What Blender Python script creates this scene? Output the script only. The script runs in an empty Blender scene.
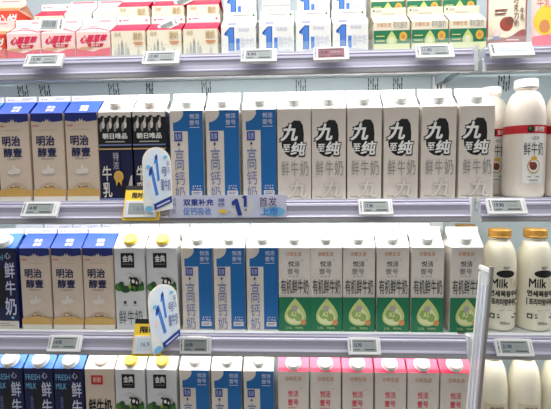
import bpy, bmesh, math, random
from mathutils import Vector, Matrix
random.seed(7)
SC = bpy.context.scene
COL = SC.collection
rad = math.radians
EYE = 1.31                                   # camera height above the floor

# ------------------------------------------------------------------ camera
def set_camera():
    p, y, r = rad(4.5), rad(2.8), rad(0.6)
    fwd = Vector((-math.sin(y)*math.cos(p), math.cos(y)*math.cos(p), -math.sin(p)))
    right = Vector((math.cos(y), math.sin(y), 0)); up = right.cross(fwd)
    r2 = right*math.cos(r) - up*math.sin(r); u2 = up*math.cos(r) + right*math.sin(r)
    cd = bpy.data.cameras.new('camera'); cd.sensor_width = 36; cd.lens = 36*430/551
    cd.clip_start = 0.02
    co = bpy.data.objects.new('camera', cd); COL.objects.link(co)
    M = Matrix((r2, u2, -fwd)).transposed().to_4x4(); M.translation = Vector((0, -0.88, EYE))
    co.matrix_world = M; SC.camera = co
set_camera()

# ------------------------------------------------------------------ light
vs = SC.view_settings
vs.view_transform = 'Standard'; vs.look = 'None'; vs.gamma = 1; vs.use_curve_mapping = False
vs.exposure = 0.0
w = bpy.data.worlds.new('store'); SC.world = w; w.use_nodes = True
w.node_tree.nodes['Background'].inputs[0].default_value = (0.98, 0.97, 0.98, 1)
w.node_tree.nodes['Background'].inputs[1].default_value = 0.29
def area(name, loc, rot, sx, sy, power, col=(1, 1, 1)):
    l = bpy.data.lights.new(name, 'AREA'); l.shape = 'RECTANGLE'; l.size = sx; l.size_y = sy
    l.energy = power; l.color = col
    o = bpy.data.objects.new(name, l); COL.objects.link(o); o.location = loc; o.rotation_euler = rot
    return o
area('store_ceiling_light', (0.2, -1.5, 3.0), (rad(12), 0, 0), 3.0, 0.6, 18, (1, 0.965, 0.92))
area('canopy_light', (-0.05, -0.12, EYE+0.62), (rad(20), 0, 0), 1.7, 0.06, 6.2, (1, 0.98, 0.97))

# ------------------------------------------------------------------ materials
def lin(c):
    c = c/255
    return c/12.92 if c <= 0.04045 else ((c+0.055)/1.055)**2.4
MATS = {}
def mat(name, rgb=None, rough=0.45, metal=0.0, var=0.05, scale=60, alpha=1.0, trans=0.0, emit=0.0, spec=0.5, bump=0.0):
    if name in MATS: return MATS[name]
    m = bpy.data.materials.new(name); m.use_nodes = True; nt = m.node_tree
    b = nt.nodes['Principled BSDF']
    col = tuple(lin(c) for c in rgb)
    tc = nt.nodes.new('ShaderNodeTexCoord'); nz = nt.nodes.new('ShaderNodeTexNoise')
    nz.inputs['Scale'].default_value = scale; nz.inputs['Detail'].default_value = 3
    nt.links.new(tc.outputs['Object'], nz.inputs['Vector'])
    mx = nt.nodes.new('ShaderNodeMix'); mx.data_type = 'RGBA'
    mx.inputs['A'].default_value = tuple(min(1, c*(1+var)) for c in col)+(1,)
    mx.inputs['B'].default_value = tuple(c*(1-var) for c in col)+(1,)
    nt.links.new(nz.outputs['Fac'], mx.inputs['Factor'])
    nt.links.new(mx.outputs['Result'], b.inputs['Base Color'])
    b.inputs['Roughness'].default_value = rough; b.inputs['Metallic'].default_value = metal
    b.inputs['Specular IOR Level'].default_value = spec
    b.inputs['Alpha'].default_value = alpha; b.inputs['Transmission Weight'].default_value = trans
    if trans: b.inputs['IOR'].default_value = 1.2
    if emit:
        b.inputs['Emission Color'].default_value = col+(1,); b.inputs['Emission Strength'].default_value = emit
    if bump:
        bp = nt.nodes.new('ShaderNodeBump'); bp.inputs['Strength'].default_value = bump; bp.inputs['Distance'].default_value = 0.001
        nt.links.new(nz.outputs['Fac'], bp.inputs['Height']); nt.links.new(bp.outputs['Normal'], b.inputs['Normal'])
    MATS[name] = m
    return m
C = dict(
    cream=(214, 196, 178), grey_cream=(222, 213, 202), white=(238, 238, 234), soft_white=(226, 219, 209), cool_white=(214, 216, 218),
    navy=(24, 42, 120), ink=(26, 34, 82), deep_navy=(14, 20, 66), black=(14, 14, 18), bright_blue=(36, 84, 205), azure=(14, 102, 170),
    red=(200, 32, 46), pink=(240, 96, 130), rose=(226, 40, 84), gold=(206, 166, 92), tan=(196, 168, 118), brown=(120, 62, 44), seal=(224, 178, 60),
    green=(20, 118, 78), leaf=(66, 120, 48), dark_leaf=(38, 78, 40), lime=(200, 212, 130), pale_lime=(226, 230, 180), olive=(150, 178, 92),
    grey=(150, 148, 146), mid_grey=(176, 172, 166), pale_grey=(198, 192, 184), dark_grey=(70, 74, 72), slate=(116, 126, 172), orange=(214, 140, 84),
    peach=(244, 206, 180), yellow=(242, 206, 58), ice=(222, 234, 246), lilac=(206, 210, 232), sky=(120, 190, 232), violet=(92, 78, 150), red_orange=(228, 72, 48),
    pale_pink=(248, 214, 210), cocoa=(170, 96, 98), pod=(158, 62, 44), screen=(150, 160, 160), screen_pale=(206, 222, 230), screen_red=(140, 70, 88),
    plastic_white=(232, 232, 234), cap_gold=(200, 150, 62), ivory=(238, 230, 206), milk=(236, 226, 216), label_beige=(216, 206, 176), water_blue=(70, 130, 215),
    deep_blue=(30, 60, 150))
def M(n): return mat(n, C[n])
M_cards = M

# ------------------------------------------------------------------ objects
def link(name, me, parent=None):
    o = bpy.data.objects.new(name, me); COL.objects.link(o)
    if parent: o.parent = parent
    return o
def empty(name, label, cat, loc, rz=0, group=None):
    o = bpy.data.objects.new(name, None); COL.objects.link(o); o.empty_display_size = 0.02
    o.location = loc; o.rotation_euler = (0, 0, rz); o['label'] = label; o['category'] = cat
    if group: o['group'] = group
    return o
def tag(o, label, cat, group=None):
    o['label'] = label; o['category'] = cat
    if group: o['group'] = group
def clone(root, label, loc, rz=0, group=None):
    def cp(o, par):
        c = o.copy(); COL.objects.link(c); c.parent = par
        if par: c.matrix_parent_inverse = o.matrix_parent_inverse.copy()
        for ch in o.children: cp(ch, c)
        return c
    r = cp(root, None); r.location = loc; r.rotation_euler = (0, 0, rz); r['label'] = label
    if group: r['group'] = group
    return r

class MB:
    """collects vertices, faces and materials for ONE mesh"""
    def __init__(s): s.v = []; s.f = []; s.fm = []; s.m = []; s.smooth = []
    def mi(s, m):
        if m not in s.m: s.m.append(m)
        return s.m.index(m)
    def add(s, vs, fs, m, smooth=False):
        k = len(s.v); i = s.mi(m); s.v += [tuple(v) for v in vs]
        for f in fs: s.f.append([a+k for a in f]); s.fm.append(i); s.smooth.append(smooth)
    def box(s, a, b, m):
        x0, y0, z0 = a; x1, y1, z1 = b
        s.add([(x0,y0,z0),(x1,y0,z0),(x1,y1,z0),(x0,y1,z0),(x0,y0,z1),(x1,y0,z1),(x1,y1,z1),(x0,y1,z1)],
              [(0,3,2,1),(4,5,6,7),(0,1,5,4),(1,2,6,5),(2,3,7,6),(3,0,4,7)], m)
    def prism_x(s, prof, x0, x1, m):            # profile of (y, z) run along x
        n = len(prof)
        s.add([(x0, y, z) for y, z in prof]+[(x1, y, z) for y, z in prof],
              [(i, (i+1) % n, n+(i+1) % n, n+i) for i in range(n)]+[tuple(range(n-1, -1, -1)), tuple(range(n, 2*n))], m)
    def lathe(s, prof, m, n=28, rib=0, smooth=True, T=None):
        vs = []
        for k, (r, z) in enumerate(prof):
            for i in range(n):
                a = 2*math.pi*i/n; q = r*(1+(rib if i % 2 else 0))
                v = Vector((q*math.cos(a), q*math.sin(a), z))
                vs.append(T @ v if T else v)
        fs = [(k*n+i, k*n+(i+1) % n, (k+1)*n+(i+1) % n, (k+1)*n+i) for k in range(len(prof)-1) for i in range(n)]
        fs += [tuple(range(n-1, -1, -1)), tuple((len(prof)-1)*n+i for i in range(n))]
        s.add(vs, fs, m, smooth)
    def mesh(s, name, bevel=0):
        me = bpy.data.meshes.new(name); me.from_pydata(s.v, [], s.f)
        for m in s.m: me.materials.append(m)
        for p, i, sm in zip(me.polygons, s.fm, s.smooth): p.material_index = i; p.use_smooth = sm
        bm = bmesh.new(); bm.from_mesh(me)
        if bevel:
            bmesh.ops.remove_doubles(bm, verts=bm.verts, dist=1e-6)
            bmesh.ops.bevel(bm, geom=[e for e in bm.edges if len(e.link_faces) == 2 and e.calc_face_angle() > 0.6], offset=bevel, segments=2, affect='EDGES', profile=0.6)
            bmesh.ops.recalc_face_normals(bm, faces=bm.faces)
        bm.to_mesh(me); bm.free(); me.update()
        return me

# ------------------------------------------------------------------ flat print (lettering and pictures on packs)
GL = {}
def glyphs(s, bold=0.0):
    if (s, bold) in GL: return GL[(s, bold)]
    c = bpy.data.curves.new('t', 'FONT'); c.body = s; c.resolution_u = 3; c.offset = bold
    o = bpy.data.objects.new('t', c); COL.objects.link(o); bpy.context.view_layer.update()
    me = o.to_mesh(); v = [tuple(p.co[:2]) for p in me.vertices]; f = [tuple(p.vertices) for p in me.polygons]
    o.to_mesh_clear(); bpy.data.objects.remove(o); bpy.data.curves.remove(c)
    x0 = min(p[0] for p in v); x1 = max(p[0] for p in v); y0 = min(p[1] for p in v); y1 = max(p[1] for p in v)
    GL[(s, bold)] = ([((p[0]-x0)/(x1-x0), (p[1]-y0)/(y1-y0)) for p in v], f)
    return GL[(s, bold)]

class Print:
    """coordinates 0..1: u left to right, v top to bottom; frame(u, v, offset) -> xyz"""
    def __init__(s, frame): s.b = MB(); s.fr = frame; s.k = 1
    def on(s, frame): s.fr = frame; return s
    def _add(s, pts, fs, m):
        off = 0.00012*s.k; s.k += 1
        s.b.add([s.fr(u, v, off) for u, v in pts], fs, M(m) if isinstance(m, str) else m)
    def poly(s, pts, m):
        # fan-safe via bmesh triangulation of the ngon happens in blender
        s._add(pts, [tuple(range(len(pts)))[::-1]], m); return s
    def rect(s, u0, v0, u1, v1, m, nu=1):
        pts = []; fs = []
        for i in range(nu+1):
            u = u0+(u1-u0)*i/nu; pts += [(u, v0), (u, v1)]
            if i < nu: fs.append((2*i, 2*i+1, 2*i+3, 2*i+2))
        s._add(pts, fs, m); return s
    def disc(s, cu, cv, ru, rv, m, n=20, a0=0.0, a1=360.0):
        k = n//2; pts = []; fs = []
        for i in range(k+1):
            a = math.pi*i/k; h = rv*max(.02, math.sin(a)); pts += [(cu-ru*math.cos(a), cv-h), (cu-ru*math.cos(a), cv+h)]
            if i < k: fs.append((2*i, 2*i+1, 2*i+3, 2*i+2))
        s._add(pts, fs, m); return s
    def text(s, t, u0, v0, u1, v1, m, bold=0.0, shear=0.0):
        g, f = glyphs(t); n = len(t); d = bold*1.1
        for sx, sy in (((-d, -d), (d, -d), (-d, d), (d, d)) if bold > .004 else ((0, 0),)):
            s._add([(u0+(u1-u0)*(x*(1-2*d/n)+d/n+sx/n+shear*(y-.5)), v1+(v0-v1)*(y*(1-2*d)+d+sy)) for x, y in g], f, m); s.k -= .75
        s.k += .75; return s
    def column(s, t, u0, v0, u1, v1, m, bold=0.0, gap=0.08):
        n = len(t); h = (v1-v0)/n
        for i, c in enumerate(t): s.text(c, u0, v0+h*i, u1, v0+h*(i+1-gap), m, bold)
        return s
    def drop(s, cu, top, bot, w, m, n=26):
        r = w/2; h = bot-top; pts = []
        for i in range(n):
            t = 2*math.pi*i/n; q = (1-math.cos(t))/2          # 0 tip .. 1 bottom
            pts.append((cu+r*1.3*math.sin(t)*math.sin(t/2)**1.1*(1 if True else 0), top+h*q))
        return s.poly(pts, m)
    def bars(s, u0, v0, u1, v1, m, n=14, vert=True):
        rnd = random.Random(n)
        for i in range(n):
            a = i/n; b = a+(0.25+0.5*rnd.random())/n
            if vert: s.rect(u0+(u1-u0)*a, v0, u0+(u1-u0)*b, v1, m)
            else: s.rect(u0, v0+(v1-v0)*a, u1, v0+(v1-v0)*b, m)
            s.k -= 1
        s.k += 1
        return s
    def build(s, name, parent=None): return link(name, s.b.mesh(name), parent)

# ------------------------------------------------------------------ the room: floor and refrigerated case
DECK = {1: EYE+0.240, 2: EYE-0.062, 3: EYE-0.362, 4: EYE-0.655}
RAILB = {1: EYE+0.191, 2: EYE-0.107, 3: EYE-0.393, 4: EYE-0.69}
WALLY = 0.25
XL, XR, XA, XB = -0.93, 0.86, 0.354, 0.372
steel = mat('case_steel', (186, 199, 204), 0.42, var=0.03, scale=8, spec=0.4)
deckm = mat('deck_enamel', (216, 222, 222), 0.35, var=0.03, scale=12)
railm = mat('rail_lilac_plastic', (196, 194, 214), 0.32, var=0.03, scale=10)
lipm = mat('rail_grey_edge', (176, 174, 178), 0.4, var=0.03, scale=10)
slotm = mat('slot_dark', (22, 26, 32), 0.7)
floorm = mat('floor_tile', (186, 184, 178), 0.25, var=0.06, scale=3)
clearm = mat('clear_acrylic', (226, 240, 236), 0.08, alpha=0.13, spec=0.6, var=0.0)
ledm = mat('led_diffuser', (255, 250, 242), 0.5, emit=2.0, var=0.0)

def structure(name, mb, bevel=0):
    o = link(name, mb.mesh(name, bevel)); o['kind'] = 'structure'; return o
b = MB(); b.box((-3, -3, -0.05), (3, 0.6, 0), floorm); structure('floor', b)
b = MB(); b.box((XL, WALLY, 0.12), (XR, WALLY+0.03, 2.05), steel); wall = structure('wall_back', b)
# punched air slots in the back panel, in clusters
k = 1.13/1.22
for x, wd, lean in ((-0.783, .026, .006), (-0.718, .026, .006), (-0.517, .026, .005), (-0.414, .017, 0), (-0.252, .023, .002), (0.013, .025, 0), (0.212, .025, -.001), (0.279, .022, -.001), (0.372, .003, 0), (0.564, .027, -.002)):
    for zc in (EYE+0.216, EYE-0.082, EYE-0.38):
        b = MB(); nc = 5 if wd > .01 else 1
        for i in range(nc):
            xx = x*k - wd*k/2 + wd*k*(i/(nc-1) if nc > 1 else .5)
            for j in range(3):
                if (i*5+j*3) % 7 == 1: continue
                z0 = zc+0.017-j*0.0125-(0.004 if i % 2 else 0); sh = lean*.25*(1-j)
                b.box((xx-sh, WALLY-0.0012, z0-0.0105), (xx-sh+0.0022, WALLY+0.002, z0), slotm)
        link('air_slots', b.mesh('air_slots'), wall)
b = MB(); b.box((XL, -0.1, 0), (XR, WALLY, 0.12), mat('plinth_grey', (120, 122, 126), 0.5))
b.box((XL, -0.1, 0.12), (XR, WALLY, 0.3), steel)
o = link('refrigerated_cabinet', b.mesh('refrigerated_cabinet', 0.004)); tag(o, 'low steel tub of the refrigerated cabinet below the bottom shelf', 'fridge')
b = MB(); b.box((XL, -0.16, 2.05), (XR, WALLY+0.03, 2.14), steel)
o = link('case_canopy', b.mesh('case_canopy', 0.004)); tag(o, 'steel canopy over the top of the refrigerated case', 'canopy')
for nm, x0, sd in (('left', XL-0.03, 'left'), ('right', XR, 'right')):
    b = MB(); b.box((x0, -0.1, 0), (x0+0.03, WALLY+0.03, 2.14), steel)
    o = structure('wall_'+sd, b)
b = MB(); b.box((0.345, WALLY-0.008, 0.3), (0.377, WALLY+0.001, 2.02), mat('post_white', (222, 224, 224), 0.4))
for i in range(70): b.box((0.356, WALLY-0.009, 0.31+i*0.024), (0.359, WALLY-0.0078, 0.322+i*0.024), slotm); b.box((0.364, WALLY-0.009, 0.31+i*0.024), (0.367, WALLY-0.0078, 0.322+i*0.024), slotm)
o = link('slotted_upright', b.mesh('slotted_upright')); tag(o, 'slotted white upright post on the back panel between the two shelf bays', 'post')

RN = {1: 'top', 2: 'second', 3: 'third', 4: 'bottom'}
LEDY = {1: 0.034, 2: 0.07, 3: 0.08}
def make_shelf(n, x0, x1, label):
    zd, zb = DECK[n], RAILB[n]
    t = empty('fridge_shelf', label, 'shelf', ((x0+x1)/2, 0, zd)); c = (x0+x1)/2
    def L(name, mb, bevel=0, par=None):
        me = mb.mesh(name, bevel); me.transform(Matrix.Translation((-c, 0, -zd)))
        return link(name, me, par or t)
    b = MB(); b.box((x0, 0.014, zd-0.006), (x1, WALLY-0.009, zd), deckm); L('deck', b)
    zt = zb+0.048
    # price rail: one extruded profile of ridges and a hollow label channel
    prof = [(0.0, zb+0.009), (-0.001, zb+0.012), (0.001, zb+0.014), (0.0035, zb+0.016), (0.005, zb+0.024), (0.0045, zb+0.031), (0.003, zb+0.034),
            (0.004, zb+0.0375), (0.009, zb+0.040), (0.0075, zb+0.0425), (0.009, zb+0.045), (0.0095, zt), (0.0125, zt), (0.0135, zb+0.009)]
    b = MB(); b.prism_x(prof, x0, x1, railm); rail = L('price_rail', b)
    b = MB(); b.prism_x([(0.0, zb), (-0.0015, zb+0.002), (-0.0015, zb+0.0085), (0.0135, zb+0.0085), (0.0135, zb)], x0, x1, lipm); L('rail_lip', b, 0, rail)
    if n == 1:
        b = MB(); b.box((x0+0.002, 0.0145, zd), (x1-0.002, 0.0165, zd+0.02), clearm)
        g = link('shelf_guard', b.mesh('shelf_guard')); tag(g, 'low clear acrylic guard along the front of the top shelf, %s of the bay joint' % ('left' if x0 < 0 else 'right'), 'shelf guard')
    for xx in (x0, x1-0.003):
        b = MB(); b.prism_x([(0.014, zd-0.006), (0.014, zd-0.02), (WALLY-0.009, zd-0.03), (WALLY-0.009, zd-0.006)], xx, xx+0.003, steel); L('bracket', b)
    b = MB(); b.box((x1-0.004, -0.004, zb), (x1+0.002, 0.014, zt+0.001), mat('end_cap_white', (226, 230, 230), 0.4)); L('end_cap', b, 0.0006)
    if n < 4:
        b = MB(); b.box((x0+0.01, LEDY[n]-0.008, zd-0.018), (x1-0.01, LEDY[n]+0.008, zd-0.0065), ledm); L('led_strip', b, 0.002)
    return t
for n in (1, 2, 3, 4):
    make_shelf(n, XL, XA, 'long white enamel shelf with lilac price rail, %s of four, left of the bay joint' % RN[n])
    make_shelf(n, XB, XR, 'short white enamel shelf with lilac price rail, %s of four, right of the bay joint' % RN[n])
# the light of the led strips under the shelf fronts
for n, segs in ((1, ((-0.92, -0.42, .7), (-0.42, 0.345, 2.0), (0.38, 0.85, .9))), (2, ((-0.92, -0.42, .9), (-0.42, 0.345, 1.7), (0.38, 0.85, .9))), (3, ((-0.92, -0.42, .9), (-0.42, 0.345, 1.1), (0.38, 0.85, .9)))):
    for x0, x1, pw in segs:
        area('led_strip_light', ((x0+x1)/2, LEDY[n], DECK[n]-0.0195), (rad(14), 0, 0), x1-x0, 0.012, pw*(x1-x0), (1, 0.985, 0.95))

# ------------------------------------------------------------------ cartons
def frames(W, Hb, gr, fh):
    d = W/2; sl = math.hypot(d-0.0015, gr); cs, sn = (d-0.0015)/sl, gr/sl
    front = lambda u, v, o: ((u-.5)*W, -d-o, Hb*(1-v))
    slope = lambda u, v, o: ((u-.5)*W, -d+sl*(1-v)*cs-o*sn, Hb+sl*(1-v)*sn+o*cs)
    fin = lambda u, v, o: ((u-.5)*W, -0.0015-o, Hb+gr+fh*(1-v))
    return front, slope, fin
def carton_parts(t, W, Hb, gr, fh, body, slope, fin):
    d = W/2
    b = MB(); bm_, sm = M(body), M(slope)
    v = [(-d,-d,0),(d,-d,0),(d,d,0),(-d,d,0),(-d,-d,Hb),(d,-d,Hb),(d,d,Hb),(-d,d,Hb),(-d,0,Hb+gr),(d,0,Hb+gr),(-d*.62,0,Hb+gr*.72),(d*.62,0,Hb+gr*.72)]
    b.add(v, [(0,3,2,1),(0,1,5,4),(1,2,6,5),(2,3,7,6),(3,0,4,7)], bm_)
    b.add(v, [(4,5,9,8),(6,7,8,9),(5,6,11),(5,11,9),(6,9,11),(7,4,10),(4,8,10),(7,10,8)], sm)
    me = b.mesh('body')
    bm = bmesh.new(); bm.from_mesh(me); bmesh.ops.remove_doubles(bm, verts=bm.verts, dist=1e-6)
    es = [e for e in bm.edges if abs(e.verts[0].co.z-e.verts[1].co.z) > Hb*.8]
    bmesh.ops.bevel(bm, geom=es, offset=0.0012, segments=2, affect='EDGES'); bmesh.ops.recalc_face_normals(bm, faces=bm.faces)
    bm.to_mesh(me); bm.free()
    link('body', me, t)
    b = MB(); b.box((-d, -0.0015, Hb+gr-0.001), (d, 0.0015, Hb+gr+fh), M(fin)); link('top_seal', b.mesh('top_seal', 0.0005), t)
def cap_part(t, W, Hb, gr, col, r=0.0135, h=0.0135, pos=0.52, collar=None):
    d = W/2; sl = math.hypot(d, gr); a = math.atan2(gr, d)
    T = Matrix.Translation((0, -d+d*pos, Hb+gr*pos)) @ Matrix.Rotation(a, 4, 'X')
    b = MB(); b.lathe([(r, .002), (r, h-.0015), (r*.9, h), (r*.86, h), (r*.84, h-.0006), (0.001, h-.0006)], M(col), 40, 0.035, False, T); cap = link('cap', b.mesh('cap'), t)
    b = MB(); b.lathe([(r*1.22, 0), (r*1.22, .0016), (r*.9, .0024), (r*.9, .003)], M(collar or col), 28, 0, True, T); link('collar', b.mesh('collar'), cap)

STD = (0.0708, 0.19, 0.030, 0.011)
def cow(p, cu, cv, s, dark='black', light='white', asp=1.0):
    p.disc(cu, cv, s, s*.5*asp, dark); p.disc(cu-s*.3, cv-s*.05, s*.32, s*.22*asp, light); p.disc(cu+s*.45, cv+.01, s*.2, s*.2*asp, light)
    p.disc(cu-s*.95, cv-s*.32*asp, s*.32, s*.26*asp, dark); p.disc(cu-s*1.05, cv-s*.22*asp, s*.16, s*.16*asp, light)
    for dx in (-.7, -.45, .4, .7): p.rect(cu+s*dx-.012, cv+s*.2*asp, cu+s*dx+.012, cv+s*.95*asp, dark)

def t_cream(t, D):
    carton_parts(t, *D, 'cream', 'bright_blue', 'white'); f, s, n = frames(*D)
    p = Print(f)
    p.poly([(0, 0), (1, 0), (1, .085)]+[(1-i/16, .085+.018*math.sin(math.pi*i/16)) for i in range(1, 16)]+[(0, .085)], 'navy')
    p.poly([(.36, .125), (.36, .085), (.43, .1), (.46, .062), (.5, .09), (.54, .062), (.57, .1), (.64, .085), (.64, .125)], 'cream')
    p.text('meiji', .05, .128, .24, .155, 'red', .02).rect(.22, .185, .76, .189, 'tan')
    p.text('明治', .15, .25, .72, .365, 'ink', .022).text('醇壹', .18, .385, .76, .49, 'ink', .022).text('CHUN YI', .27, .505, .66, .522, 'ink')
    p.disc(.4, .66, .12, .03, 'soft_white', 18).disc(.56, .65, .12, .035, 'soft_white', 18).disc(.49, .63, .05, .05, 'soft_white', 18)
    for i in range(9):
        u = .2+.6*i/8; p.rect(u, .78+.5*(u-.5)**2, u+.045, .795+.5*(u-.5)**2, 'tan')
    p.disc(.45, .83, .1, .025, 'brown').disc(.45, .82, .075, .012, 'cream').rect(.6, .815, .63, .845, 'brown')
    p.poly([(0, .865)]+[(i/12, .865-.028*math.sin(math.pi*i/12)**2) for i in range(1, 12)]+[(1, .865), (1, .94), (0, .94)], 'gold')
    p.rect(0, .94, 1, 1, 'soft_white')
    p.build('front_print', t)
    q = Print(s).text('明治', .4, .38, .66, .62, 'white', .02).text('醇壹', .42, .66, .68, .86, 'white', .02).on(n).text('4 ', .09, .35, .13, .75, 'ink').rect(.16, .5, .3, .58, 'slate').rect(.55, .3, .9, .36, 'slate').rect(.55, .55, .8, .61, 'slate')
    q.build('top_print', t)
def t_asahi(t, D):
    carton_parts(t, *D, 'deep_navy', 'white', 'white'); cap_part(t, D[0], D[1], D[2], 'soft_white'); f, s, n = frames(*D)
    p = Print(f); p.rect(0, 0, 1, .06, 'soft_white'); p.rect(0, .06, 1, .42, 'black')
    for i, u in enumerate((.12, .34, .56, .8)):
        p.disc(u, .1, .1, .06, 'black'); p.disc(u+.02, .14, .05, .045, 'soft_white').disc(u-.05, .17, .04, .05, 'grey').disc(u+.04, .09, .025, .03, 'pale_grey')
    p.text('朝日唯品', .12, .235, .88, .30, 'white', .02).rect(.2, .325, .8, .338, 'mid_grey').rect(0, .36, 1, .375, 'slate').rect(0, .405, 1, .42, 'tan')
    p.rect(.4, .44, .62, .66, 'ink').column('特浓', .42, .45, .6, .65, 'mid_grey', .01)
    p.column('牛乳', .08, .6, .36, .97, 'soft_white', .012)
    p.disc(.58, .72, .15, .065, 'seal').disc(.58, .72, .1, .045, 'gold').poly([(.48, .76), (.5, .83), (.56, .78)], 'seal').poly([(.68, .76), (.66, .83), (.6, .78)], 'seal')
    p.poly([(.62, .95), (.66, .84), (.75, .78), (.86, .8), (.95, .95)], 'black').poly([(.8, .95), (.86, .84), (.95, .72), (1, .7), (1, .95)], 'pale_grey').rect(0, .965, 1, 1, 'slate')
    p.build('front_print', t)
def t_blue(t, D):
    carton_parts(t, *D, 'grey_cream', 'white', 'white'); cap_part(t, D[0], D[1], D[2], 'white', .0135); f, s, n = frames(*D)
    p = Print(f)
    p.poly([(.4, .0), (1, .0), (1, .985), (.54, .985), (.54, .225), (.1, .225), (.1, .13)]+[(.1+.33*math.sin(rad(a)), .13-.13*(1-math.cos(rad(a)))*1.0) for a in range(15, 90, 15)], 'azure')
    p.text('悦活', .6, .035, .9, .09, 'lilac', .015).text('壹号', .6, .105, .9, .16, 'lilac', .01).rect(.6, .18, .9, .188, 'lilac')
    p.rect(.13, .235, .37, .335, 'deep_blue').text('乳铁', .16, .25, .34, .32, 'lilac').rect(.22, .365, .3, .375, 'ink').rect(.245, .35, .275, .39, 'ink')
    p.text('高', .13, .41, .41, .66, 'slate').text('钙', .12, .675, .42, .825, 'slate').text('奶', .12, .84, .42, .985, 'slate')
    for i in range(4): p.rect(.66+.07*i, .83, .69+.07*i, .845, 'lilac')
    p.text('3.6g', .64, .855, .92, .88, 'lilac', .02).rect(.62, .89, .94, .945, 'soft_white').rect(.66, .905, .9, .912, 'azure').rect(.66, .922, .86, .929, 'azure')
    p.build('front_print', t)
    Print(n).rect(.15, .4, .3, .5, 'lilac').rect(.6, .4, .85, .5, 'peach').build('top_print', t)
def t_nine(t, D):
    carton_parts(t, *D, 'grey_cream', 'white', 'white'); cap_part(t, D[0], D[1], D[2], 'white', .0135); f, s, n = frames(*D)
    p = Print(f)
    p.poly([(.14, .42), (.12, .34), (.18, .28), (.22, .2), (.4, .16), (.5, .125), (.68, .13), (.76, .18), (.79, .28), (.78, .36), (.82, .42), (.76, .5), (.62, .5), (.52, .53), (.36, .52), (.24, .49)], 'black')
    p.text('九', .1, .15, .68, .365, 'black', .055, .22).text('九', .15, .165, .64, .35, 'white', .028, .22).text('纯', .38, .345, .86, .525, 'black', .05, .15).text('至', .16, .385, .38, .47, 'white', .024, .15).text('纯', .41, .36, .83, .51, 'white', .024, .15)
    p.text('鲜', .12, .565, .34, .735, 'grey', .0).text('牛', .4, .565, .62, .735, 'grey', .0).text('奶', .67, .565, .92, .735, 'grey', .0)
    p.text('九', .3, .77, .93, .99, 'pale_grey', .03, .18).text('九', .32, .78, .92, .975, 'soft_white', .012, .18)
    p.rect(.08, .962, .3, .97, 'grey').rect(.48, .962, .72, .97, 'grey')
    p.build('front_print', t)
    Print(n).rect(.1, .25, .26, .65, 'peach').rect(.3, .2, .7, .28, 'pale_pink').build('top_print', t)
def t_fresh(t, D):
    carton_parts(t, *D, 'navy', 'water_blue', 'cool_white'); cap_part(t, D[0], D[1], D[2], 'white', .0165, .013, .42); f, s, n = frames(*D)
    p = Print(f); p.rect(0, 0, 1, .9, 'deep_navy'); p.poly([(.3, .25), (.62, .22), (.62, .7), (.34, .75)], 'black')
    p.text('FRESH', .06, .075, .56, .15, 'sky', .012).text('MILK', .06, .19, .42, .265, 'sky', .012).text('心', .62, .05, .82, .13, 'lilac', .01)
    p.text('鲜', .6, .17, .94, .37, 'lilac', .012).text('牛', .6, .4, .94, .58, 'lilac', .012).text('奶', .56, .61, .94, .83, 'lilac', .012)
    p.column('高品质', .2, .36, .3, .6, 'slate').disc(.8, .86, .05, .018, 'sky')
    p.rect(0, .9, 1, 1, 'grey_cream').rect(.12, .925, .7, .935, 'grey').rect(.12, .95, .86, .96, 'grey')
    p.build('front_print', t)
def t_classic(t, D):
    carton_parts(t, *D, 'cool_white', 'white', 'white'); cap_part(t, D[0], D[1], D[2], 'yellow', .0145, .012, .45, 'soft_white'); f, s, n = frames(*D)
    p = Print(f); p.rect(.22, .06, .66, .24, 'black').text('金典', .28, .085, .61, .17, 'white', .02).text('JINDIAN', .29, .19, .6, .205, 'mid_grey')
    for i in range(5): p.rect(.34+.07*i, .315-.02*math.sin(i), .39+.07*i, .325-.02*math.sin(i), 'mid_grey')
    for cu, cv, a, bb, m in ((.14, .475, .14, .05, 'leaf'), (.35, .5, .17, .045, 'dark_leaf'), (.22, .44, .09, .035, 'dark_leaf'), (.66, .485, .22, .045, 'leaf'), (.84, .45, .12, .06, 'dark_leaf'), (.55, .46, .1, .035, 'olive'), (.86, .49, .12, .03, 'leaf')): p.disc(cu, cv, a, bb, m)
    p.disc(.7, .395, .2, .05, 'mid_grey').disc(.55, .38, .07, .03, 'dark_grey'); cow(p, .66, .41, .15, asp=.75)
    p.disc(.33, .66, .05, .02, 'dark_grey').disc(.66, .66, .05, .02, 'dark_grey').rect(.25, .69, .42, .698, 'grey').rect(.58, .69, .76, .698, 'grey')
    p.text('鲜', .12, .755, .36, .93, 'dark_grey', .0).text('牛', .4, .755, .62, .93, 'dark_grey', .0).text('奶', .65, .755, .9, .93, 'dark_grey', .0)
    p.build('front_print', t)
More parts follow.
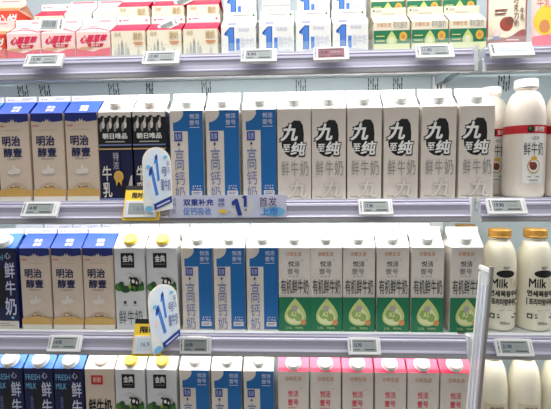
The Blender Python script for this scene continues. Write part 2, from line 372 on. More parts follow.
def t_green(t, D):
    carton_parts(t, *D, 'soft_white', 'white', 'white'); cap_part(t, D[0], D[1], D[2], 'white', .0135); f, s, n = frames(*D)
    p = Print(f); p.text('沙郎生活', .24, .05, .72, .1, 'orange', .012)
    p.text('悦活', .31, .16, .67, .225, 'dark_grey', .012).rect(.72, .14, .78, .146, 'grey').text('壹号', .28, .245, .66, .315, 'grey', .012).rect(.32, .335, .38, .343, 'grey').rect(.44, .335, .5, .343, 'grey').rect(.56, .335, .62, .343, 'grey')
    for i, c in enumerate('有机鲜牛奶'): p.text(c, .07+.178*i, .375, .235+.178*i, .55, 'dark_grey', .006)
    p.rect(0, .59, 1, 1, 'green').drop(.52, .6, .93, .70, 'lime').drop(.51, .68, .91, .56, 'pale_lime').disc(.43, .79, .16, .06, 'olive').disc(.62, .83, .12, .05, 'olive').disc(.5, .72, .1, .035, 'mid_grey').disc(.78, .89, .09, .035, 'orange')
    p.text('A2', .38, .76, .56, .82, 'pale_lime', .03).text('2.0L', .22, .945, .42, .972, 'lime').text('950ML', .52, .945, .78, .972, 'lime')
    p.build('front_print', t)
    Print(n).rect(.1, .4, .3, .5, 'peach').rect(.6, .4, .9, .5, 'pale_grey').build('top_print', t)
def t_pink(t, D):
    carton_parts(t, *D, 'soft_white', 'pink', 'pink'); cap_part(t, D[0], D[1], D[2], 'white', .0155, .012, .45); f, s, n = frames(*D)
    p = Print(f); p.text('沙郎生活', .24, .06, .76, .115, 'orange', .006)
    p.text('悦活', .32, .24, .66, .32, 'rose', .012).rect(.72, .21, .78, .216, 'grey').text('壹号', .31, .35, .66, .43, 'rose', .012).rect(.32, .455, .62, .462, 'pink')
    p.poly([(.36, .75), (.36, .55), (.4, .5), (.44, .55), (.44, .75)], 'mid_grey').rect(.7, .52, .92, .53, 'grey').rect(.66, .56, .9, .57, 'grey').rect(.7, .6, .9, .75, 'pale_grey')
    p.build('front_print', t)
    q = Print(s).poly([(0, 0), (1, 0), (1, .22), (0, .22)], 'rose').rect(0, .8, 1, 1, 'rose'); q.build('top_print', t)
def t_redlogo(t, D):
    carton_parts(t, *D, 'cream', 'soft_white', 'soft_white'); cap_part(t, D[0], D[1], D[2], 'peach', .014, .004, .5, 'soft_white'); f, s, n = frames(*D)
    p = Print(f); p.rect(.22, .08, .62, .2, 'red').text('新鲜', .28, .1, .56, .175, 'peach', .015)
    for i, c in enumerate('鲜牛奶'): p.text(c, .1+.27*i, .38, .36+.27*i, .62, 'black', .022)
    p.rect(.1, .65, .9, .74, 'black').rect(.2, .68, .8, .71, 'cream'); p.build('front_print', t)

# mini cartons of the top shelf
MINI = (0.0725, 0.055, 0.025, 0.015)
MINI1 = (0.0722, 0.058, 0.026, 0.015)
def m_berry(t, D):
    carton_parts(t, *D, 'pale_pink', 'pale_pink', 'white'); f, s, n = frames(*D)
    p = Print(f); p.rect(0, .52, 1, .66, 'peach'); p.poly([(0, 1), (0, .6), (.2, .66), (.5, .74), (.72, .64), (1, .6), (1, 1)], 'rose').disc(.28, .62, .2, .06, 'orange').disc(.75, .95, .2, .1, 'red')
    p.text('心醇草莓', .14, .1, .9, .42, 'rose', .03, .12).poly([(.32, .44), (.82, .44), (.76, .57), (.38, .57)], 'red').text('酸奶', .44, .46, .7, .55, 'white')
    p.build('front_print', t)
    q = Print(s); q.poly([(0, .7)]+[(i/12, .7-.3*math.sin(math.pi*i/12*1.2)) for i in range(1, 12)]+[(1, .75), (1, .85)]+[(1-i/12, .82-.3*math.sin(math.pi*(1-i/12)*1.2)) for i in range(1, 12)]+[(0, .82)], 'pink'); q.rect(.2, .18, .5, .25, 'pink').on(n).rect(.5, .4, .85, .5, 'pink')
    q.build('top_print', t)
def m_red(t, D):
    carton_parts(t, *D, 'ivory', 'rose', 'white'); f, s, n = frames(*D)
    p = Print(f)
    for i, (u, h, m) in enumerate(((.12, .3, 'pale_grey'), (.22, .5, 'mid_grey'), (.32, .65, 'grey'), (.44, .55, 'pale_grey'), (.5, .35, 'mid_grey'), (.8, .3, 'pale_grey'))):
        p.poly([(u-.05, .95), (u-.03, .95-h*.7), (u, .95-h), (u+.03, .95-h*.7), (u+.05, .95)], m)
    p.text('日式', .12, .05, .3, .2, 'tan', .01).text('酸奶', .66, .06, .92, .34, 'tan', .012).rect(.66, .42, .94, .47, 'orange').rect(.7, .52, .9, .56, 'orange').rect(.05, .9, .95, .95, 'pale_grey')
    p.build('front_print', t)
    Print(n).disc(.1, .5, .03, .12, 'rose').rect(.18, .4, .36, .5, 'pink').disc(.9, .5, .03, .12, 'rose').build('top_print', t)
def m_one(t, D):
    carton_parts(t, *D, 'white', 'white', 'white'); f, s, n = frames(*D)
    def one(p, u, v0, v1, k, m):
        w_ = .1*k
        p.poly([(u-.16*k, v0+.2), (u-.02, v0), (u+w_, v0), (u+w_, v1), (u-.06*k, v1), (u-.06*k, v0+.26), (u-.16*k, v0+.28)], m)
    p = Print(f); one(p, .27, .03, .86, 1.08, 'deep_blue'); one(p, .275, .06, .83, .8, 'water_blue'); p.rect(.43, .42, .53, .83, 'water_blue')
    p.text('乳双歧', .5, .06, .8, .18, 'lilac', .01); p.text('酸牛奶', .56, .38, .95, .76, 'lilac', .004); p.rect(.2, .85, .9, .88, 'lilac'); p.build('front_print', t)
    Print(s).rect(.18, .55, .42, .75, 'slate').rect(.46, .55, .84, .68, 'lilac').on(n).text('一号', .08, .3, .26, .75, 'lilac').rect(.3, .4, .78, .5, 'pale_grey').disc(.9, .5, .03, .14, 'leaf').build('top_print', t)
def m_green(t, D):
    carton_parts(t, *D, 'ivory', 'ivory', 'ivory'); f, s, n = frames(*D)
    p = Print(f); p.text('沙郎生活', .08, .02, .48, .17, 'orange', .012)
    for i, c in enumerate('有机酸奶'): p.text(c, .54+.1*i, -.04, .63+.1*i, .22, 'grey')
    p.rect(0, .28, 1, .74, 'green').drop(.5, .3, .82, .3, 'lime').disc(.5, .62, .09, .13, 'pale_lime').disc(.82, .5, .11, .16, 'seal').disc(.82, .5, .05, .08, 'orange').rect(.06, .46, .3, .5, 'lime').rect(.06, .62, .3, .66, 'lime').rect(0, .74, 1, 1, 'pale_lime')
    p.build('front_print', t)
    Print(s).rect(.3, .2, .7, .26, 'pale_grey').on(n).disc(.08, .4, .03, .12, 'dark_grey').rect(.14, .3, .3, .6, 'pale_grey').rect(.3, .8, .7, .88, 'mid_grey').build('top_print', t)
def m_scarlet(t, D):
    carton_parts(t, *D, 'red_orange', 'peach', 'pale_pink'); f, s, n = frames(*D)
    p = Print(f); p.text('心悦', .3, .15, .95, .6, 'white', .02, .2).rect(.1, .75, .95, .8, 'pink'); p.build('front_print', t)
    Print(s).rect(.2, .55, .98, .95, 'orange').on(n).rect(.2, .4, .8, .5, 'pink').build('top_print', t)

ORD = ['first', 'second', 'third', 'fourth', 'fifth', 'sixth', 'seventh']
PROTO = {}
def row(kind, builder, dims, name, xs, z, yf, lab, group, cat='carton', jit=0.4):
    """a run of alike cartons, one top-level object each; lab takes the ordinal"""
    for i, x in enumerate(xs):
        label = lab[i] if isinstance(lab, (list, tuple)) else lab.format(ORD[i])
        loc = (x, yf+dims[0]/2, z); rz = rad(random.uniform(-jit, jit))
        if kind not in PROTO:
            t = empty(name, label, cat, loc, rz, group); builder(t, dims); PROTO[kind] = t
        else: clone(PROTO[kind], label, loc, rz, group)

# second shelf
Y2 = 0.03; Z = DECK[2]
row('fresh', t_fresh, STD, 'milk_carton', [-0.6855], Z, Y2, ['navy milk carton cut by the left frame edge on the second shelf'], 'navy fresh milk cartons')
row('cream', t_cream, STD, 'milk_carton', [-0.6109, -0.5347, -0.4595], Z, Y2, 'cream milk carton with blue gable, {} of three on the second shelf from the left', 'cream cartons with blue gables')
row('asahi', t_asahi, STD, 'milk_carton', [-0.3857, -0.3115], Z, Y2, ['black and navy carton with cows, fully seen, beside the cream cartons', 'black and navy carton with cows, behind the oval promotion board'], 'black and navy cartons with cows')
row('blue', t_blue, STD, 'milk_carton', [-0.2316, -0.1550, -0.0770], Z, Y2, 'white carton with big blue numeral one, {} from left on the second shelf', 'white cartons with blue numeral')
row('nine', t_nine, STD, 'milk_carton', [-0.0040, 0.0686, 0.1424, 0.2176, 0.2943], Z, Y2, 'off-white carton with black brush emblem, {} from left of six', 'off-white cartons with black emblem')
row('nine', t_nine, STD, 'milk_carton', [0.3713], Z, Y2, ['off-white carton with black brush emblem, rightmost, beside the bottles'], 'off-white cartons with black emblem')
# third shelf, front line and the line behind it
Y3 = 0.07; Z = DECK[3]
row('fresh', t_fresh, STD, 'milk_carton', [-0.683], Z, Y3, ['navy milk carton with white vertical lettering at the left end of the third shelf'], 'navy fresh milk cartons')
row('cream', t_cream, STD, 'milk_carton', [-0.604, -0.529, -0.455], Z, Y3, 'cream milk carton with blue gable, {} of three on the third shelf front', 'cream cartons with blue gables')
row('classic', t_classic, STD, 'milk_carton', [-0.3815, -0.307], Z, Y3, ['white cow picture carton with yellow cap beside cream cartons, third shelf', 'white cow picture carton with yellow cap behind the oval board, third shelf'], 'cow picture cartons with yellow caps')
row('blue', t_blue, STD, 'milk_carton', [-0.226, -0.153, -0.078], Z, Y3, 'white carton with big blue numeral one, {} from left on the third shelf', 'white cartons with blue numeral')
row('green', t_green, STD, 'milk_carton', [-0.0055, 0.0655, 0.138, 0.2125, 0.2885, 0.373], Z, Y3, 'white and green organic milk carton with drop, {} from left of six', 'white and green organic cartons')
Y3b = Y3+0.0745
row('fresh', t_fresh, STD, 'milk_carton', [-0.682], Z, Y3b, ['navy milk carton in the back line at the left end of the third shelf'], 'navy fresh milk cartons')
row('cream', t_cream, STD, 'milk_carton', [-0.606, -0.531, -0.456], Z, Y3b, 'cream milk carton whose white seal shows behind, {} in the third shelf back line', 'cream cartons with blue gables')
row('classic', t_classic, STD, 'milk_carton', [-0.382, -0.307], Z, Y3b, 'cow picture carton with yellow cap hidden behind its twin, {} in the back line', 'cow picture cartons with yellow caps')
row('blue', t_blue, STD, 'milk_carton', [-0.228, -0.153, -0.078], Z, Y3b, 'blue numeral carton showing only its white top, {} in the third shelf back line', 'white cartons with blue numeral')
row('green', t_green, STD, 'milk_carton', [-0.0045, 0.068, 0.1405, 0.2145, 0.2885], Z, Y3b, 'organic carton showing only its white top, {} in the third shelf back line', 'white and green organic cartons')
# bottom shelf
Y4 = 0.085; Z = DECK[4]
row('fresh', t_fresh, STD, 'milk_carton', [-0.695, -0.62, -0.546], Z, Y4, 'navy milk carton with round white cap, {} from left on the bottom shelf', 'navy fresh milk cartons')
row('redlogo', t_redlogo, STD, 'milk_carton', [-0.471], Z, Y4, ['cream carton with small red logo and black lettering on the bottom shelf'], None)
row('classic', t_classic, STD, 'milk_carton', [-0.397, -0.321], Z, Y4, 'white cow picture carton with yellow cap, {} from left on the bottom shelf', 'cow picture cartons with yellow caps')
row('blue', t_blue, STD, 'milk_carton', [-0.243, -0.167, -0.091], Z, Y4, 'white carton with big blue numeral one, {} from left on the bottom shelf', 'white cartons with blue numeral')
row('pink', t_pink, STD, 'milk_carton', [-0.010, 0.065, 0.139, 0.214, 0.288, 0.362], Z, Y4, 'white carton with pink gable and round cap, {} from left of six', 'pink gabled cartons')
# top shelf, front line
Z = DECK[1]; Y1 = 0.03
row('scarlet', m_scarlet, MINI, 'yogurt_carton', [-0.6535], Z, Y1, ['small orange and red carton cut by the left frame edge, top shelf'], None)
row('berry', m_berry, MINI, 'yogurt_carton', [-0.577, -0.501, -0.4255], Z, Y1, 'small pink carton with red slanted lettering, {} of three on the top shelf', 'small pink cartons')
row('mred', m_red, MINI, 'yogurt_carton', [-0.3505, -0.2741, -0.1975], Z, Y1, 'small ivory carton with red gable band, {} of three in the top shelf front line', 'small ivory cartons with red gables')
row('mone', m_one, MINI1, 'yogurt_carton', [-0.1177, -0.0390, 0.0371, 0.1126], Z, Y1, 'small white carton with blue numeral one, {} of four in the front line', 'small white cartons with numeral')
row('mgreen', m_green, MINI1, 'yogurt_carton', [0.1960, 0.2722, 0.3475], Z, Y1, 'small ivory carton with green band and drop, {} of three in the front line', 'small ivory cartons with green bands')
# top shelf, raised line behind
risem = mat('riser_white', (214, 218, 218), 0.4)
def riser(x0, x1, y0, y1, h, label):
    b = MB(); b.box((x0, y0, Z+h-0.004), (x1, y1, Z+h), risem); b.box((x0, y0, Z), (x0+.004, y1, Z+h-.004), risem); b.box((x1-.004, y0, Z), (x1, y1, Z+h-.004), risem)
    o = link('display_riser', b.mesh('display_riser')); tag(o, label, 'riser', 'risers on the top shelf')
riser(-0.72, -0.168, 0.112, 0.238, 0.080, 'white step riser behind the small pink and red cartons')
riser(-0.164, 0.162, 0.112, 0.20, 0.096, 'white step riser behind the small numeral cartons')
riser(0.166, 0.405, 0.112, 0.20, 0.088, 'white step riser behind the small green band cartons')
YR = 0.114
row('scarlet', m_scarlet, MINI, 'yogurt_carton', [-0.676], Z+.080, YR, ['small scarlet carton raised behind the front line at the far left'], None)
row('mred', m_red, MINI, 'yogurt_carton', [-0.37, -0.289, -0.2085], Z+.080, YR, 'small ivory carton with red gable band raised behind, {} of three', 'small ivory cartons with red gables')
row('mone', m_one, MINI1, 'yogurt_carton', [-0.124, 0.041, 0.1185], Z+.096, YR, 'small white carton with blue numeral one raised behind, {} of three', 'small white cartons with numeral')
row('mgreen', m_green, MINI1, 'yogurt_carton', [0.205, 0.283, 0.361], Z+.088, YR, 'small ivory carton with green band raised behind, {} of three', 'small ivory cartons with green bands')
row('mred', m_red, MINI, 'yogurt_carton', [-0.59], Z+.080, 0.155, ['small ivory carton with red gable set far back behind pink cartons'], 'small ivory cartons with red gables')
def m_plain(t, D):
    carton_parts(t, *D, 'cool_white', 'white', 'pale_pink'); f, s, n = frames(*D)
    p = Print(f); p.rect(0, 0, 1, .12, 'soft_white').rect(.05, .3, .95, .36, 'pale_grey')
    for i in range(8): p.poly([(.08+.11*i, .95), (.1+.11*i, .6-.2*(i % 3)/2), (.14+.11*i, .55), (.17+.11*i, .95)], ('pale_grey', 'mid_grey', 'lime')[i % 3])
    p.build('front_print', t); Print(n).rect(.1, .1, .9, .3, 'pink').build('top_print', t)
row('mplain', m_plain, (0.066, 0.055, 0.026, 0.013), 'yogurt_carton', [-0.513, -0.444], Z+.080, 0.145, ['pale grey patterned carton behind the second pink carton, top shelf', 'pale grey patterned carton behind the third pink carton, top shelf'], 'pale patterned cartons')
row('mplain', m_plain, (0.066, 0.055, 0.026, 0.013), 'yogurt_carton', [-0.043], Z+.096, 0.125, ['pale patterned carton set back between the raised numeral cartons'], 'pale patterned cartons')

# ------------------------------------------------------------------ bottles
def bottle_frame(R, H):      # u in mm-free units: u=.5 faces the camera, 1 unit = 2R of arc
    return lambda u, v, o: ((R+o+.0006)*math.sin((u-.5)*2.0), -(R+o+.0006)*math.cos((u-.5)*2.0), H*(1-v))
milkm = mat('milk_plastic', (240, 230, 218), 0.28, var=0.01)
ivorym = mat('ivory_milk_plastic', (240, 234, 212), 0.26, var=0.01)
def bottle_shape(t, R, Hb, Hn, rn, m, capm, caph=.016, rc=None, foot=.004):
    # base, straight wall to Hb, dome to the neck at Hn, cap above
    prof = [(R*.86, 0), (R*.97, foot), (R, foot*2.2), (R, Hb)]
    for i in range(1, 11):
        a = i/10*math.pi/2; prof.append((rn+(R-rn)*math.cos(a)**1.15 if i < 10 else rn, Hb+(Hn-Hb)*math.sin(a)**.95))
    prof += [(rn, Hn+.004), (rn*1.12, Hn+.0045), (rn*1.12, Hn+.007), (rn*.95, Hn+.0075), (rn*.95, Hn+.01)]
    b = MB(); b.lathe(prof, m, 40); link('bottle_body', b.mesh('bottle_body'), t)
    rc = rc or rn*1.1
    b = MB(); z = Hn+.008; b.lathe([(rc, z), (rc, z+caph-.002), (rc*.95, z+caph), (.001, z+caph)], capm, 48, 0.02, False); cap = link('cap', b.mesh('cap'), t)
    b = MB(); b.lathe([(rc*1.03, z-.0005), (rc*1.03, z+.003), (rc*.9, z+.003)], capm, 36); link('tamper_ring', b.mesh('tamper_ring'), cap)
def red_band_bottle(label, loc):
    t = empty('milk_bottle', label, 'bottle', loc, 0, 'red band milk bottles'); R, H = .0405, .245
    bottle_shape(t, R, .155, .222, .019, milkm, M('white'), .017, .0225)
    b = MB(); b.lathe([(R+.0004, .133), (R+.0004, .150)], M('red'), 40); b.f = b.f[:-2]; b.fm = b.fm[:-2]; link('red_band', b.mesh('red_band'), t)
    p = Print(bottle_frame(R, H)); V = lambda z: 1-z/H
    p.rect(.24, V(.131), .76, V(.03), 'white', 10).disc(.4, V(.1415), .07, .03, 'black').disc(.39, V(.143), .035, .015, 'leaf').text('新农牧', .5, V(.147), .78, V(.136), 'white', .02)
    p.text('一级鲜', .38, V(.127), .62, V(.119), 'grey').text('鲜牛奶', .26, V(.115), .74, V(.088), 'dark_grey', .002)
    p.disc(.5, V(.066), .15, .062, 'gold').disc(.5, V(.066), .125, .052, 'white').disc(.49, V(.066), .09, .034, 'brown').disc(.43, V(.07), .04, .02, 'pod').disc(.5, V(.082), .07, .018, 'seal')
    p.rect(.36, V(.045), .64, V(.043), 'grey').rect(.4, V(.038), .6, V(.036), 'grey'); p.build('label_print', t)
    return t
red_band_bottle('tall milk bottle with red band and white cap, front, on the second shelf', (0.487, 0.072, DECK[2]))
red_band_bottle('milk bottle with red band, half hidden behind the rightmost emblem carton', (0.449, 0.152, DECK[2]))
red_band_bottle('milk bottle with red band cut by the right frame edge, second shelf', (0.573, 0.074, DECK[2]))
def gold_cap_bottle(label, loc):
    t = empty('milk_bottle', label, 'bottle', loc, 0, 'gold cap milk bottles'); R, H = .0365, .232
    bottle_shape(t, R, .135, .200, .0195, ivorym, mat('gold_foil_cap', (186, 138, 60), 0.35, 0.3), .018, .0235)
    p = Print(bottle_frame(R, H)); V = lambda z: 1-z/H
    p.text('BEST', .42, V(.147), .6, V(.142), 'dark_grey', .02).disc(.5, V(.131), .27, .036, 'black')
    p.text('Milk', .1, V(.120), .56, V(.1), 'black', .03).text('Talk', .6, V(.120), .98, V(.101), 'label_beige', .02)
    p.text('연세목장우유', .06, V(.094), .94, V(.080), 'black', .03).text('프리미엄우유', .12, V(.076), .78, V(.061), 'black', .03).rect(.05, V(.076), .075, V(.06), 'dark_grey').disc(.88, V(.068), .09, .032, 'dark_grey').disc(.88, V(.068), .06, .02, 'ivory')
    p.rect(.34, V(.05), .7, V(.0488), 'mid_grey').rect(.08, V(.041), .22, V(.03), 'dark_grey').rect(.115, V(.038), .185, V(.033), 'ivory').rect(.28, V(.0405), .9, V(.0375), 'dark_grey').rect(.28, V(.0345), .8, V(.0315), 'dark_grey').text('900ml', .36, V(.024), .62, V(.018), 'dark_grey', .02)
    p.build('label_print', t); return t
gp = gold_cap_bottle('ivory milk bottle with gold cap, left of two on the third shelf', (0.458, 0.1065, DECK[3]))
clone(gp, 'ivory milk bottle with gold cap, right of two on the third shelf', (0.5365, 0.1065, DECK[3]), rad(4))
clone(gp, 'ivory milk bottle with gold cap standing in the back line behind the sign board', (0.412, 0.185, DECK[3]), rad(-5))
def beige_label_bottle(label, loc, red=False):
    t = empty('milk_bottle', label, 'bottle', loc, 0, None if red else 'white bottles with beige labels'); R, H = .0362, .26
    bottle_shape(t, R, .120, .210, .0175, ivorym, M('white'), .016, .021)
    p = Print(bottle_frame(R, H)); V = lambda z: 1-z/H
    if red: p.poly([(.12, V(.125)), (.4, V(.135)), (.4, V(.118)), (.12, V(.108))], 'red')
    p.rect(.1, V(.118), .9, V(.04), 'label_beige', 14).text('鲜牛奶', .3, V(.112), .7, V(.096), 'brown', .01).rect(.3, V(.08), .7, V(.078), 'brown')
    p.build('label_print', t); return t
bp = beige_label_bottle('white milk bottle with beige label, left of two on the bottom shelf', (0.456, 0.122, DECK[4]))
clone(bp, 'white milk bottle with beige label, right of two on the bottom shelf', (0.531, 0.122, DECK[4]), rad(3))
beige_label_bottle('white milk bottle with red corner flash at the right frame edge, bottom shelf', (0.606, 0.122, DECK[4]), True)

# ------------------------------------------------------------------ pouches on the top shelf
def pouch(label, x, W, H, base, kind):
    t = empty('drink_pouch', label, 'pouch', (x, 0.052, DECK[1]))
    nu, nv, dep = 16, 20, 0.016
    S = lambda u, v: dep*(1-(2*u-1)**4)*(0.25+0.75*min(1, (v)*1.15))*(1-max(0, .14-v)*3)
    fr = lambda u, v, o: ((u-.5)*W*(1-.03*math.sin(math.pi*v)), -S(u, v)-o-.0004, H*(1-v))
    bk = lambda u, v: ((u-.5)*W*(1-.03*math.sin(math.pi*v)), S(u, v), H*(1-v))
    b = MB(); pts = [fr(i/nu, j/nv, -.0004) for j in range(nv+1) for i in range(nu+1)]; q = lambda i, j: j*(nu+1)+i
    for side in (0, 1):
        if side: pts = [bk(i/nu, j/nv) for j in range(nv+1) for i in range(nu+1)]
        fs = [(q(i, j), q(i, j+1), q(i+1, j+1), q(i+1, j)) if not side else (q(i, j), q(i+1, j), q(i+1, j+1), q(i, j+1)) for j in range(nv) for i in range(nu)]
        b.add(pts, fs, M(base), True)
    o = link('pouch_body', b.mesh('pouch_body'), t)
    b = MB(); b.box((-W/2, -.0012, H-.0005), (W/2, .0012, H+.008), M(base)); link('top_seal', b.mesh('top_seal'), t)
    p = Print(fr)
    if kind == 'cocoa':
        # cream panel with a wavy lower edge
        n = 14
        for i in range(n):
            u0, u1 = .03+.9*i/n, .03+.9*(i+1)/n; e = lambda u: .86-.12*(1/(1+math.exp(-(u-.55)*9)))-.02*math.sin(u*9)
            for j in range(6): p.poly([(u0, .03+(e(u0)-.03)*j/6), (u1, .03+(e(u1)-.03)*j/6), (u1, .03+(e(u1)-.03)*(j+1)/6), (u0, .03+(e(u0)-.03)*(j+1)/6)], 'ivory'); p.k -= 1
        p.k += 3
        p.disc(.42, .66, .16, .095, 'pod').disc(.5, .62, .1, .06, 'brown').disc(.36, .7, .06, .03, 'pod').disc(.2, .77, .09, .05, 'pale_pink').rect(.12, .82, .24, .87, 'slate')
        p.column('巧克力奶', .60, .3, .72, .7, 'brown', .01).column('牛乳', .76, .44, .88, .62, 'brown', .01).rect(.14, .46, .44, .48, 'brown').rect(.14, .51, .4, .53, 'brown').rect(.4, .87, .7, .885, 'pale_pink').rect(.5, .93, .75, .945, 'pale_pink')
    else:
        p.disc(.28, .62, .24, .2, 'yellow').disc(.26, .7, .12, .09, 'orange').rect(.03, .82, .97, .96, 'pink', 10).text('牛乳', .1, .3, .4, .45, 'orange')
    p.build('front_print', t)
pouch('brown and cream pouch with cocoa pod picture at the right of the top shelf', 0.4335, 0.083, 0.150, 'cocoa', 'cocoa')
pouch('pale pouch with yellow fruit and pink base cut by the right frame edge', 0.522, 0.082, 0.150, 'pale_pink', 'fruit')

# ------------------------------------------------------------------ electronic price tags on the rails
def price_tag(label, x, n, txt, scr='screen', wide=0.073, rz=0.0, tilt=31, high=0.034):
    zt = RAILB[n]+(0.047 if n == 1 else 0.044)
    t = empty('price_tag', label, 'price tag', (x, -0.0022, zt), rad(rz), 'electronic price tags')
    A = Matrix.Rotation(rad(-tilt), 4, 'X')          # hangs from its top edge, lower edge tipped out
    def put(mb, name, par, bevel=0):
        me = mb.mesh(name, bevel); me.transform(A); return link(name, me, par)
    W = wide
    b = MB(); b.box((-W/2, -.0075, -high), (W/2, 0, 0), M('plastic_white')); case = put(b, 'case', t, .0012)
    fr = lambda u, v, o: ((u-.5)*W, -.0075-o, -high*v)
    p = Print(fr); p.rect(.13, .13, .87, .84, scr); put(p.b, 'screen', t)
    p = Print(fr); p.k = 4; ink = 'ink' if scr != 'screen_red' else 'black'
    if txt:
        p.text(txt, .18, .34, .42, .56, ink, .03).rect(.17, .2, .8, .24, 'dark_grey').rect(.5, .68, .82, .74, 'dark_grey').rect(.17, .7, .36, .74, 'dark_grey').bars(.5, .36, .8, .52, 'grey', 7)
    else: p.rect(.2, .4, .5, .5, 'lilac').rect(.2, .6, .8, .64, 'lilac')
    p.bars(.04, .14, .085, .84, 'dark_grey', 10, False).rect(.925, .2, .945, .8, 'pale_grey'); put(p.b, 'screen_print', t)
    b = MB(); b.box((-W*.3, -.004, -.012), (W*.3, .004, 0.0), M('pale_grey')); link('clip', b.mesh('clip'), t)
    return t
for x, txt, scr, wd, rz, lab in ((-.507, '12.90', 'screen', .078, 0, 'under the first and second small pink cartons'), (-.267, '13.90', 'screen', .074, 0, 'under the second small red gabled carton'), (-.072, '9.90', 'screen', .071, 0, 'under the small blue numeral cartons'),
                          (.07, '15.90', 'screen_red', .069, -2, 'with dark red screen, under the small numeral cartons'), (.268, '11.90', 'screen', .072, -1, 'under the small green band cartons'), (.413, '', 'screen_pale', .080, -1, 'with pale blank screen, below the cocoa pouch')):
    price_tag('white electronic price tag '+lab, x, 1, txt, scr, wd, rz)
for x, txt, wd, lab in ((-.531, '14.90', .076, 'below the cream cartons of the second shelf'), (.158, '17.90', .067, 'below the third emblem carton'), (.413, '19.90', .075, 'below the red band bottles')):
    price_tag('white electronic price tag '+lab, x, 2, txt, 'screen', wd)
for x, txt, wd, lab in ((-.493, '14.90', .071, 'below the cream cartons of the third shelf'), (-.214, '16.90', .066, 'below the first blue numeral carton of the third shelf'), (.137, '15.90', .066, 'below the third green organic carton'), (.437, '21.90', .073, 'below the gold cap bottles')):
    price_tag('white electronic price tag '+lab, x, 3, txt, 'screen', wd, 0, 31 if x != -.214 else 12)

# yellow promotion holders
def yellow_holder(label, x, n, W, words):
    zt = RAILB[n]+0.046
    t = empty('promotion_tag_holder', label, 'price tag', (x, -0.004, zt), 0, 'yellow promotion tag holders')
    A = Matrix.Rotation(rad(-24), 4, 'X'); up = .034
    def put(mb, name, par, bevel=0):
        me = mb.mesh(name, bevel); me.transform(A); return link(name, me, par)
    b = MB(); b.box((-W/2, -.004, -.042), (W/2, 0, up), M('yellow')); put(b, 'holder', t, .0006)
    fr = lambda u, v, o: ((u-.5)*W, -.004-o, up-v*(up+.042))
    p = Print(fr); p.rect(0, 0, 1, .13, 'black').text(words, .2, .2, .8, .38, 'black', .03); put(p.b, 'header_print', t)
    b = MB(); b.box((-W*.44, -.009, -.037), (W*.44, -.004, -.001), M('plastic_white')); put(b, 'tag_case', t, .0008)
    fr2 = lambda u, v, o: ((u-.5)*W*.88, -.009-o, -.001-v*.036)
    p = Print(fr2); p.rect(.12, .14, .9, .84, 'screen_pale' if n == 3 else 'screen').rect(.04, .1, .07, .9, 'lilac').text('16.9', .3, .35, .62, .6, 'slate', .01); put(p.b, 'tag_print', t)
yellow_holder('yellow promotion tag holder beside the oval board on the second shelf', -0.318, 2, .076, '限时特惠')
yellow_holder('yellow promotion tag holder beside the oval board on the third shelf', -0.316, 3, .062, '限时')

# oval promotion boards
def oval_board(label, loc, yaw, lean, W, H, cut):
    t = empty('promotion_board', label, 'sign', loc, 0, 'oval promotion boards')
    out = [(-.5, .06), (-.46, 0)]+[(.5, cut)]+[(.5, .6)]
    for i in range(1, 16):
        a = math.pi*i/16; out.append((.5*math.cos(a)**(1) if True else 0, .72+.28*math.sin(a)**.8))
    out.append((-.5, .62))
    b = MB(); n = len(out); th = .0025
    b.add([(u*W, 0, v*H) for u, v in out]+[(u*W, th, v*H) for u, v in out], [tuple(range(n)), tuple(range(2*n-1, n-1, -1))]+[(i, n+i, n+(i+1) % n, (i+1) % n) for i in range(n)], M('white'))
    R_ = Matrix.Rotation(yaw, 4, 'Z') @ Matrix.Rotation(lean, 4, 'X')
    me = b.mesh('board'); me.transform(R_); link('board', me, t)
    fr = lambda u, v, o: ((u-.5)*W, -o, H*(1-v))
    p = Print(fr)
    p.disc(.5, .45, .46, .42, 'ice', 26)
    p.poly([(.26, .34), (.34, .28), (.52, .72), (.42, .74), (.29, .42), (.22, .45), (.2, .4)], 'water_blue').poly([(.22, .35), (.3, .29), (.34, .38), (.24, .43)], 'deep_blue')
    p.poly([(.44, .14), (.52, .1), (.58, .5), (.5, .52), (.46, .24), (.4, .26)], 'water_blue').poly([(.44, .14), (.52, .1), (.53, .17), (.46, .2)], 'deep_blue').disc(.2, .55, .05, .05, 'pale_pink').disc(.38, .84, .1, .02, 'ice')
    p.text('号', .64, .3, .84, .44, 'slate', .01).text('酸牛奶', .62, .48, .95, .66, 'slate', .01).column('鲜活', .84, .2, .94, .4, 'slate')
    p.disc(.2, .3, .07, .03, 'sky').disc(.8, .15, .07, .025, 'sky')
    p.poly([(.34, .86), (.97, .74), (.97, .84), (.36, .95)], 'deep_blue').poly([(.44, .885), (.9, .8), (.9, .825), (.44, .91)], 'lilac').disc(.17, .93, .13, .05, 'sky')
    me = p.b.mesh('board_print'); me.transform(R_); link('board_print', me, t)
    b = MB(); b.box((-.01, .0026, .02), (.01, .014, .034), M('pale_grey')); me = b.mesh('clip'); me.transform(R_); link('clip', me, t)
oval_board('white oval promotion board with blue print standing on the second shelf edge', (-0.277, -0.030, EYE-0.083), rad(26), rad(-4), .057, .133, .06)
oval_board('white oval promotion board with blue print turned sideways at the third shelf edge', (-0.266, -0.034, EYE-0.366), rad(54), rad(-6), .072, .136, .16)

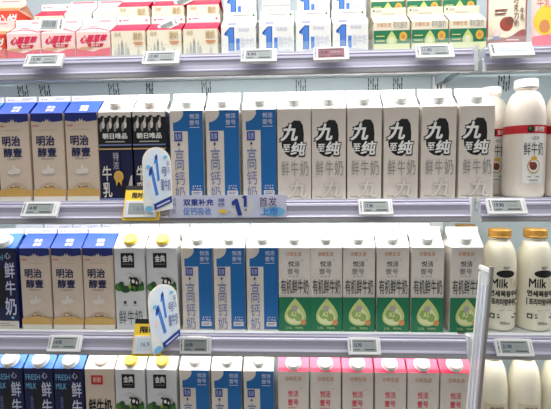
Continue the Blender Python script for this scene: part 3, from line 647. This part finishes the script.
# shelf strip banner
t = empty('shelf_strip_banner', 'wide lilac promotion strip with blue lettering on the second shelf rail', 'sign', (-0.1415, -0.006, RAILB[2]+0.012))
W_, H_ = .242, .046
A = Matrix.Rotation(rad(-4), 4, 'X')
b = MB(); b.box((-W_/2, -.0012, 0), (W_/2, .0008, H_), M('lilac')); me = b.mesh('strip'); me.transform(A); link('strip', me, t)
p = Print(lambda u, v, o: ((u-.5)*W_, -.0012-o, H_*(1-v)))
p.disc(.62, .5, .1, .48, 'cool_white').disc(.9, .75, .09, .22, 'sky')
p.text('双重补充', .12, .16, .38, .46, 'deep_blue', .02).text('促钙吸收', .12, .54, .36, .88, 'water_blue', .006)
p.text('营养', .02, .12, .06, .28, 'slate').text('升级', .02, .3, .06, .46, 'slate').text('钙', .025, .62, .055, .82, 'slate').text('浓醇', .42, .14, .475, .3, 'deep_blue', .01).text('好奶', .42, .34, .475, .5, 'deep_blue', .01)
p.rect(.43, .64, .49, .8, 'yellow').rect(.5, .7, .53, .78, 'pale_grey')
p.poly([(.535, .3), (.57, .16), (.59, .18), (.625, .9), (.59, .92), (.565, .42), (.54, .46)], 'deep_blue').poly([(.62, .1), (.645, .02), (.665, .04), (.665, .52), (.64, .52), (.64, .16)], 'deep_blue').rect(.645, .62, .665, .7, 'slate')
p.text('首发', .765, .08, .925, .52, 'white', .05).text('首发', .77, .1, .92, .5, 'violet', .016).text('上市', .78, .56, .93, .9, 'water_blue', .02)
me = p.b.mesh('strip_print'); me.transform(A); link('strip_print', me, t)

# loose labels lying on the small cartons
def loose_label(label, loc, rot, W, H):
    t = empty('loose_price_label', label, 'price label', loc, 0, 'loose labels on the small cartons'); t.rotation_euler = rot
    b = MB(); b.box((-W/2, 0, 0), (W/2, .0012, H), M('white')); link('card', b.mesh('card'), t)
    p = Print(lambda u, v, o: ((u-.5)*W, -o, H*(1-v))); p.rect(.1, .12, .76, .9, 'screen').bars(.16, .22, .68, .72, 'black', 16).rect(.16, .78, .62, .84, 'grey').bars(.84, .1, .92, .9, 'dark_grey', 9, False); p.build('card_print', t)
loose_label('white label with barcode leaning on the second small pink carton', (-0.521, 0.0375, DECK[1]+0.0625), (rad(-16), rad(2), 0), .055, .029)
loose_label('tilted grey barcode label lying on the middle small red gabled carton', (-0.264, 0.0375, DECK[1]+0.060), (rad(-20), rad(-22), 0), .045, .019)
loose_label('tilted grey barcode label lying on the raised red gabled cartons', (-0.247, 0.120, DECK[1]+0.141), (rad(-20), rad(-25), 0), .05, .022)

# ------------------------------------------------------------------ sign board seen edge-on at the bay joint
t = empty('hanging_sign_board', 'tall narrow clear sign board seen edge-on at the joint of the third shelf', 'sign', (0.357, -0.006, RAILB[3]))
R_ = Matrix.Rotation(rad(3.6), 4, 'Y') @ Matrix.Rotation(rad(5), 4, 'Z')
def put(mb, name, bevel=0):
    me = mb.mesh(name, bevel); me.transform(R_); return link(name, me, t)
zt, zb = .206, -.17
b = MB(); b.box((-.001, -.038, zb), (.001, -.004, zt-.012), mat('clear_sign_panel', (226, 232, 236), 0.1, alpha=0.55, var=0)); put(b, 'clear_panel')
b = MB(); b.add([(-.003,-.044,zb),(.004,-.044,zb),(.004,-.037,zb),(-.003,-.037,zb),(-.003,-.044,zt),(.004,-.044,zt),(.004,-.037,zt),(-.003,-.037,zt)], [(0,3,2,1),(4,5,6,7),(0,1,5,4),(1,2,6,5),(2,3,7,6),(3,0,4,7)], M('grey')); put(b, 'front_frame', .0012)
b = MB(); b.box((-.002, -.006, zb), (.002, 0, zt-.02), M('plastic_white')); put(b, 'rear_frame', .0006)
b = MB(); b.box((-.003, -.04, zt-.014), (.003, 0, zt-.006), M('plastic_white')); put(b, 'top_frame', .0006)
for q in range(2):
    b = MB(); b.box((-.0016, -.033+q*.013, zb+.02), (-.0011, -.028+q*.013, zt-.04), M('lilac')); put(b, 'printed_stripe')
